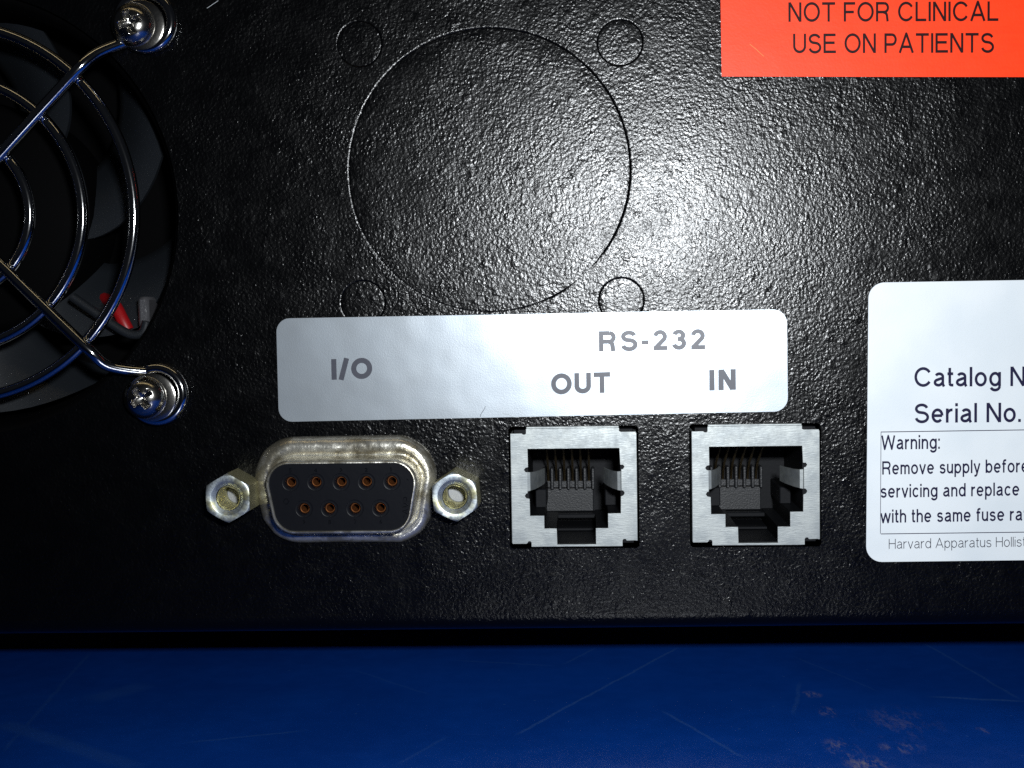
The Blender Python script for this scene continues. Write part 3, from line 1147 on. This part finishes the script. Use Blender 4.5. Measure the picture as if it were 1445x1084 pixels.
def screw(x, z, rot, name='fan_screw'):
    sc_ = part(empty(name), None)
    sc_.location = (x, 0, z)
    sc_.matrix_parent_inverse = Matrix.Translation((0, 0, 45.0))
    R, Hh = 2.5, 1.8
    base = -1.3
    mb_ = MB()
    n = 96
    rings_ = []
    rows = 34

    def prof_y(r):
        return base - Hh * (1 - (r / R) ** 2.6) ** 0.62

    def cross(x_, z_):
        """depth of the cross recess"""
        ca, sa = math.cos(rot), math.sin(rot)
        a, b = x_ * ca + z_ * sa, -x_ * sa + z_ * ca
        arm = 1.35
        hw = 0.30
        r_ = math.hypot(a, b)
        d = 0.0
        for p_, q_ in ((abs(a), abs(b)), (abs(b), abs(a))):
            e = max(0.0, min(1.0, (hw + 0.10 - q_) / 0.16)) * max(0.0, min(1.0, (arm - p_) / 0.30))
            d = max(d, e)
        d = max(d, max(0.0, min(1.0, (0.62 - r_) / 0.16)))
        return d * (0.55 + 0.5 * max(0, 1 - r_ / arm))
    for k in range(rows + 1):
        r = R * (k / rows) ** 0.9
        if k == 0:
            r = 0.01
        rings_.append([(r * math.cos(2 * PI * i / n), prof_y(min(r, R * 0.9999)) + cross(r * math.cos(2 * PI * i / n), r * math.sin(2 * PI * i / n)),
                        r * math.sin(2 * PI * i / n)) for i in range(n)])
    rings_.append([(R * 0.98 * math.cos(2 * PI * i / n), base + 0.12, R * 0.98 * math.sin(2 * PI * i / n)) for i in range(n)])
    rings_.append([(1.4 * math.cos(2 * PI * i / n), base + 0.14, 1.4 * math.sin(2 * PI * i / n)) for i in range(n)])
    rings_.append([(1.4 * math.cos(2 * PI * i / n), 3.0, 1.4 * math.sin(2 * PI * i / n)) for i in range(n)])
    mb_.loft(rings_, cap0=True)
    mb_.build('screw_head', M['nickel'], sc_, smooth=38)
    mw = MB()
    mw.lathe(0.72, -0.05, [(1.5, -1.28), (1.6, -1.42), (2.62, -1.42), (2.78, -1.34), (2.78, -1.2)], 56)
    mw.build('washer', M['nickel'], sc_, smooth=40)
    return sc_


screw(-49.95, 32.5, 0.3)['label'] = 'shiny domed screw at the upper corner of the fan guard'
screw(-49.95, -9.4, 0.62)['label'] = 'cross-head screw at the lower corner of the fan guard'

fan = part(empty('cooling_fan'), 'dark plastic cooling fan behind the chrome guard')
fan.location = (FAN[0], 0, FAN[1])
fan.matrix_parent_inverse = Matrix.Translation((0, 0, 45.0))
mb = MB()
mb.lathe(0, 0, [(29, 1.3), (25.2, 1.3), (24.6, 1.8), (24.0, 4), (23.8, 15), (29, 15)], 96)
mb.lathe(0, 0, [(29, 15.2), (0.001, 15.2)], 48)
mb.build('fan_frame', M['hub_black'], fan, smooth=40)
mb = MB()
mb.lathe(0, 0, [(0.001, 4.0), (12.6, 4.0), (13.3, 4.4), (13.6, 5.2), (13.6, 13)], 64)
mb.build('hub', M['hub_black'], fan, smooth=40)
NB = 7
for b in range(NB):
    a0 = 2 * PI * b / NB + math.radians(12)
    rows = []
    for i in range(13):
        r = 13.4 + (23.2 - 13.4) * i / 12
        sweep = math.radians(-4 + 26 * (i / 12) ** 1.3)
        wd = math.radians(40 - 6 * i / 12)
        row = []
        for j in range(9):
            f = j / 8
            a = a0 + sweep + wd * (f - 0.5)
            y = 4.4 + 6.8 * f - 1.4 * math.sin(PI * f) + 0.3 * i / 12
            row.append((r * math.cos(a), y, r * math.sin(a)))
        rows.append(row)
    mb = MB()
    mb.loft(rows, closed=False)
    mb.loft([[(x, y + 0.7, z) for x, y, z in row] for row in rows], closed=False)
    for e in (0, 8):
        mb.loft([[rows[i][e] for i in range(13)], [(rows[i][e][0], rows[i][e][1] + 0.7, rows[i][e][2]) for i in range(13)]], closed=False)
    mb.loft([rows[12], [(x, y + 0.7, z) for x, y, z in rows[12]]], closed=False)
    mb.build('blade', M['fan_plastic'], fan, smooth=50)
# wire guide at the lower right of the frame, with the red lead tucked behind it
mb = MB()
mb.tube(smooth_path([(11.6, 3.0, -9.6), (16.0, 2.6, -12.6), (18.4, 2.4, -14.0), (20.0, 2.3, -13.9), (20.6, 2.2, -12.6)], 6), 0.55, 10)
mb.build('wire_guide', M['fan_plastic'], fan, smooth=60)
mb = MB()
mb.box(19.4, 20.7, 2.6, 6.0, -13.4, -9.7, c=0.35)
mb.build('guide_post', M['post'], fan, smooth=40)
mb = MB()
mb.tube(smooth_path([(12.6, 9.0, -9.6), (14.2, 7.0, -9.9), (15.8, 5.2, -10.6), (16.9, 4.4, -12.2), (17.6, 4.3, -13.6)], 6), 0.75, 10)
mb.build('lead_wire', M['red'], fan, smooth=60)

# ------------------------------------------------------------------ bench
mb = MB()
mb.add([(-700, -700, -45.0), (700, -700, -45.0), (700, 700, -45.0), (-700, 700, -45.0), (-700, -700, -60), (700, -700, -60), (700, 700, -60), (-700, 700, -60)],
       [(0, 1, 2, 3), (4, 7, 6, 5), (0, 4, 5, 1), (1, 5, 6, 2), (2, 6, 7, 3), (3, 7, 4, 0)])
bench = mb.build('bench_top', M['bench'], None)
bench['kind'] = 'structure'
bench['label'] = 'scratched blue plastic bench top in front of the instrument'
bench['category'] = 'bench top'
